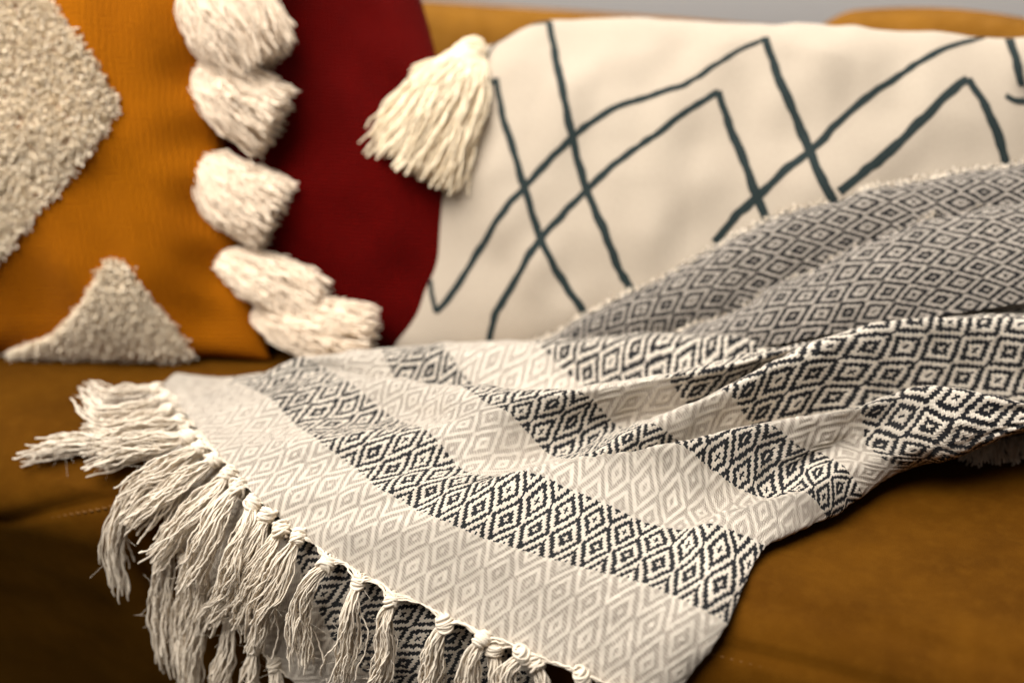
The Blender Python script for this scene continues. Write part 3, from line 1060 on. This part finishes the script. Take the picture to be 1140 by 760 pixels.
# ---- tassels of the throw: knot (photo x, y, lift) then the way the cords fall
TASS = [
 # knot,            path...                                                        n, end radius
 ((174, 433, 1.2), [(150, 436, 1.2), (122, 442, 1.0), (98, 432, 1.0)], 26, .008),
 ((187, 456, 1.4), [(160, 468, 1.4), (130, 476, 1.2), (100, 476, 1.1)], 30, .008),
 ((208, 487, 1.5), [(175, 492, 1.6), (142, 502, 1.4), (103, 516, 1.3)], 36, .010),
 ((205, 476, 1.0), [(165, 488, 1.0), (110, 492, 0.9), (66, 497, 0.9), (36, 504, 0.9)], 34, .009),
 ((181, 445, 1.3), [(152, 455, 1.7), (122, 463, 1.5), (97, 450, 1.2)], 30, .009),
 ((197, 470, 1.4), [(162, 479, 1.9), (128, 492, 1.7), (104, 498, 1.4)], 34, .010),
 ((220, 499, 1.5), [(188, 520, 1.9), (160, 542, 1.8), (140, 566, 1.6)], 34, .010),
 ((237, 512, 1.5), [(212, 528, 1.7), (180, 552, 1.8), (150, 585, 1.6)], 38, .009),
 ((226, 500, 1.2), [(190, 522, 1.3), (150, 548, 1.3), (134, 575, 1.2), (128, 612, 1.1), (134, 648, 1.0)], 34, .008),
 ((264, 543, 1.6), [(248, 562, 1.9), (234, 596, 2.0), (210, 650, 1.9)], 42, .011),
 ((253, 528, 1.4), [(232, 552, 1.6), (200, 586, 1.6), (172, 622, 1.5)], 36, .010),
 ((281, 560, 1.7), [(276, 582, 2.0), (262, 622, 2.0), (250, 658, 1.9)], 40, .009),
 ((297, 573, 1.6), [(284, 600, 1.7), (262, 645, 1.6), (232, 690, 1.5)], 34, .009),
 ((313, 589, 1.6), [(300, 612, 1.8), (276, 652, 1.7), (262, 690, 1.6)], 34, .008),
 ((332, 597, 1.7), [(318, 622, 2.1), (306, 652, 2.2), (290, 680, 2.1), (282, 714, 1.9)], 40, .010),
 ((363, 628, 1.7), [(344, 646, 2.1), (333, 684, 2.1), (336, 732, 2.0)], 36, .009),
 ((399, 648, 1.7), [(393, 668, 2.1), (392, 708, 2.1), (382, 758, 2.0)], 36, .008),
 ((437, 667, 1.7), [(428, 688, 2.1), (427, 726, 2.1), (418, 772, 2.0)], 38, .008),
 ((495, 694, 1.8), [(485, 712, 2.1), (480, 750, 2.1), (474, 796, 2.0)], 36, .008),
 ((537, 711, 1.8), [(525, 730, 2.2), (524, 762, 2.2), (520, 805, 2.0)], 36, .008),
 ((551, 722, 1.5), [(550, 745, 1.8), (552, 775, 1.8), (550, 815, 1.7)], 30, .007),
 ((582, 728, 1.9), [(566, 745, 2.3), (562, 775, 2.3), (560, 820, 2.0)], 36, .008),
 ((597, 737, 1.6), [(604, 760, 1.8), (606, 785, 1.8), (606, 825, 1.7)], 30, .007),
 ((648, 753, 1.8), [(650, 775, 2.1), (652, 805, 2.1), (650, 850, 1.9)], 30, .008),
 ((700, 772, 1.7), [(705, 800, 2.0), (706, 830, 2.0), (706, 870, 1.9)], 24, .008),
]
EDGE_BV = EDGE


def throw_tassel(knot, path, n, er, seed, edge, label=None, spread=0.011):
    kp = at(*knot)
    pts = [kp] + [at(*q) for q in path]
    P_, R_ = strands(pts, int(n * 1.1), 0.0030, er * 0.85, 0.00058, seed, 0.0024, 36, 0.20, 0.8, 1.3, 3.2, crimp=0.00022, stray=0.05, prof=(0.0024, er * 0.62, er * 0.78, er * 0.82, er * 0.85))
    V1, F1 = tubes(P_, R_, 5)
    # threads running from the woven edge into the knot
    g = np.random.default_rng(seed + 500)
    j = int(np.argmin(np.linalg.norm(edge - kp, axis=1)))
    tang = edge[min(j + 8, len(edge) - 1)] - edge[max(j - 8, 0)]
    tang /= np.linalg.norm(tang) + 1e-9
    fp = []
    for i in range(16):
        jj = int(np.clip(j + (i / 15 - 0.5) * 2 * spread / 0.0010, 0, len(edge) - 1))
        a = edge[jj]
        tt = np.linspace(0, 1, 8)[:, None]
        b = kp + g.normal(0, 0.0010, 3)
        fp.append(a * (1 - tt) + b * tt + np.array([0, -0.3, 1.0]) * 0.0018 * np.sin(tt * math.pi) + g.normal(0, 0.0003, (8, 3)))
    V2, F2 = tubes(np.array(fp), 0.00062, 5)
    # loose fibres
    L_ = float(np.linalg.norm(pts[-1] - pts[0]))
    fz = []
    for q in range(40):
        m_ = P_[g.integers(0, len(P_))]
        b = m_[g.integers(1, len(m_))]
        d = g.normal(0, 1, 3)
        d /= np.linalg.norm(d)
        l = g.uniform(0.002, 0.006)
        tt = np.linspace(0, 1, 7)[:, None]
        fz.append(b + d * l * tt + g.normal(0, 0.9, 3) * l * tt ** 2 + np.array([0, 0, -0.6]) * l * tt ** 2)
    V4, F4 = tubes(np.array(fz), 0.00009, 3)
    V2, F2 = np.vstack([V2, V4]), np.vstack([F2, F4 + len(V2)])
    tas = link_mesh('tassel', np.vstack([V1, V2]), np.vstack([F1, F2 + len(V1)]), M_TAS, throw)
    kr = np.random.default_rng(seed + 40)
    V3, F3 = lump(kp, (pts[1] - pts[0]) / np.linalg.norm(pts[1] - pts[0]) + kr.normal(0, 0.35, 3), 0.0043 * kr.uniform(0.85, 1.2), 0.0090 * kr.uniform(0.7, 1.2), seed + 900, 9, 0.00095)
    link_mesh('knot', V3, F3, M_TAS, tas)
    return tas


for i, (kn, pa, n, er) in enumerate(TASS):
    throw_tassel(kn, pa, n, er, 100 + i, EDGE)

UTASS = [
 ((165, 470, .6), [(135, 486, .7), (96, 492, .7), (52, 500, .7)], 26, .008),
 ((188, 590, .7), [(182, 625, .9), (180, 680, .9), (188, 738, .8)], 34, .009),
 ((226, 652, .8), [(222, 690, 1.0), (214, 735, 1.0), (214, 775, .9)], 34, .009),
 ((255, 690, .8), [(254, 715, 1.0), (248, 750, 1.0), (244, 790, .9)], 32, .008),
 ((284, 718, .8), [(280, 742, 1.1), (276, 770, 1.1), (274, 805, 1.0)], 32, .008),
 ((305, 738, .8), [(306, 762, 1.1), (302, 790, 1.1), (300, 825, 1.0)], 30, .008),
 ((205, 620, .7), [(206, 650, .9), (200, 700, .9), (206, 750, .8)], 28, .007),
]
for i, (kn, pa, n, er) in enumerate(UTASS):
    throw_tassel(kn, pa, n, er, 300 + i, UEDGE)

# ---- short frayed edge under the roll at the right
g = np.random.default_rng(9)
fp = []
for i in range(300):
    x = g.uniform(1066, 1250)
    lo = 508 + 9 * vnoise(np.array([x / 16.0]), np.array([0.5]), 4)[0] + (6 if x > 1080 else 0)
    a = at(x + g.normal(0, 3), 492 - max(0, (x - 1095)) * 0.16, 1.1)
    b = at(x + g.normal(0, 5), lo + g.uniform(-7, 3), 0.3)
    tt = np.linspace(0, 1, 8)[:, None]
    fp.append(a * (1 - tt) + b * tt + np.array([0, -1, 0.3]) * 0.003 * np.sin(tt * math.pi) + np.cumsum(g.normal(0, 0.0005, (8, 3)), axis=0))
V1, F1 = tubes(np.array(fp), 0.0006, 4)
link_mesh('frayed_edge', V1, F1, M_TAS, throw)

# ------------------------------------------------------------------ light
w = bpy.data.worlds.new('World')
scene.world = w
w.use_nodes = True
bg = w.node_tree.nodes['Background']
bg.inputs[0].default_value = (1.0, 0.97, 0.93, 1)
bg.inputs[1].default_value = 0.075


def area(name, loc, target, sx, sy, power, colr):
    l = bpy.data.lights.new(name, 'AREA')
    l.shape = 'RECTANGLE'
    l.size, l.size_y = sx, sy
    l.energy = power
    l.color = colr
    o = bpy.data.objects.new(name, l)
    o.location = loc
    o.rotation_euler = (Vector(target) - Vector(loc)).to_track_quat('-Z', 'Y').to_euler()
    col.objects.link(o)
    return o


area('window_light', (-0.92, -0.32, 2.3), (-0.25, 0.85, 0.05), 2.2, 1.9, 174, (1.0, 0.965, 0.915))
area('rear_fill', (-0.25, 1.27, 1.02), (-0.25, 1.44, 0.25), 1.8, 0.15, 4.5, (1.0, 0.985, 0.97))  # added lamp with no known source, brightens wall and backrest

scene.render.engine = 'CYCLES'
scene.cycles.use_denoising = True
scene.cycles.use_adaptive_sampling = False
scene.cycles.max_bounces = 8
scene.view_settings.view_transform = 'Standard'
scene.view_settings.look = 'None'
scene.view_settings.exposure = 0.0
scene.view_settings.gamma = 1.0
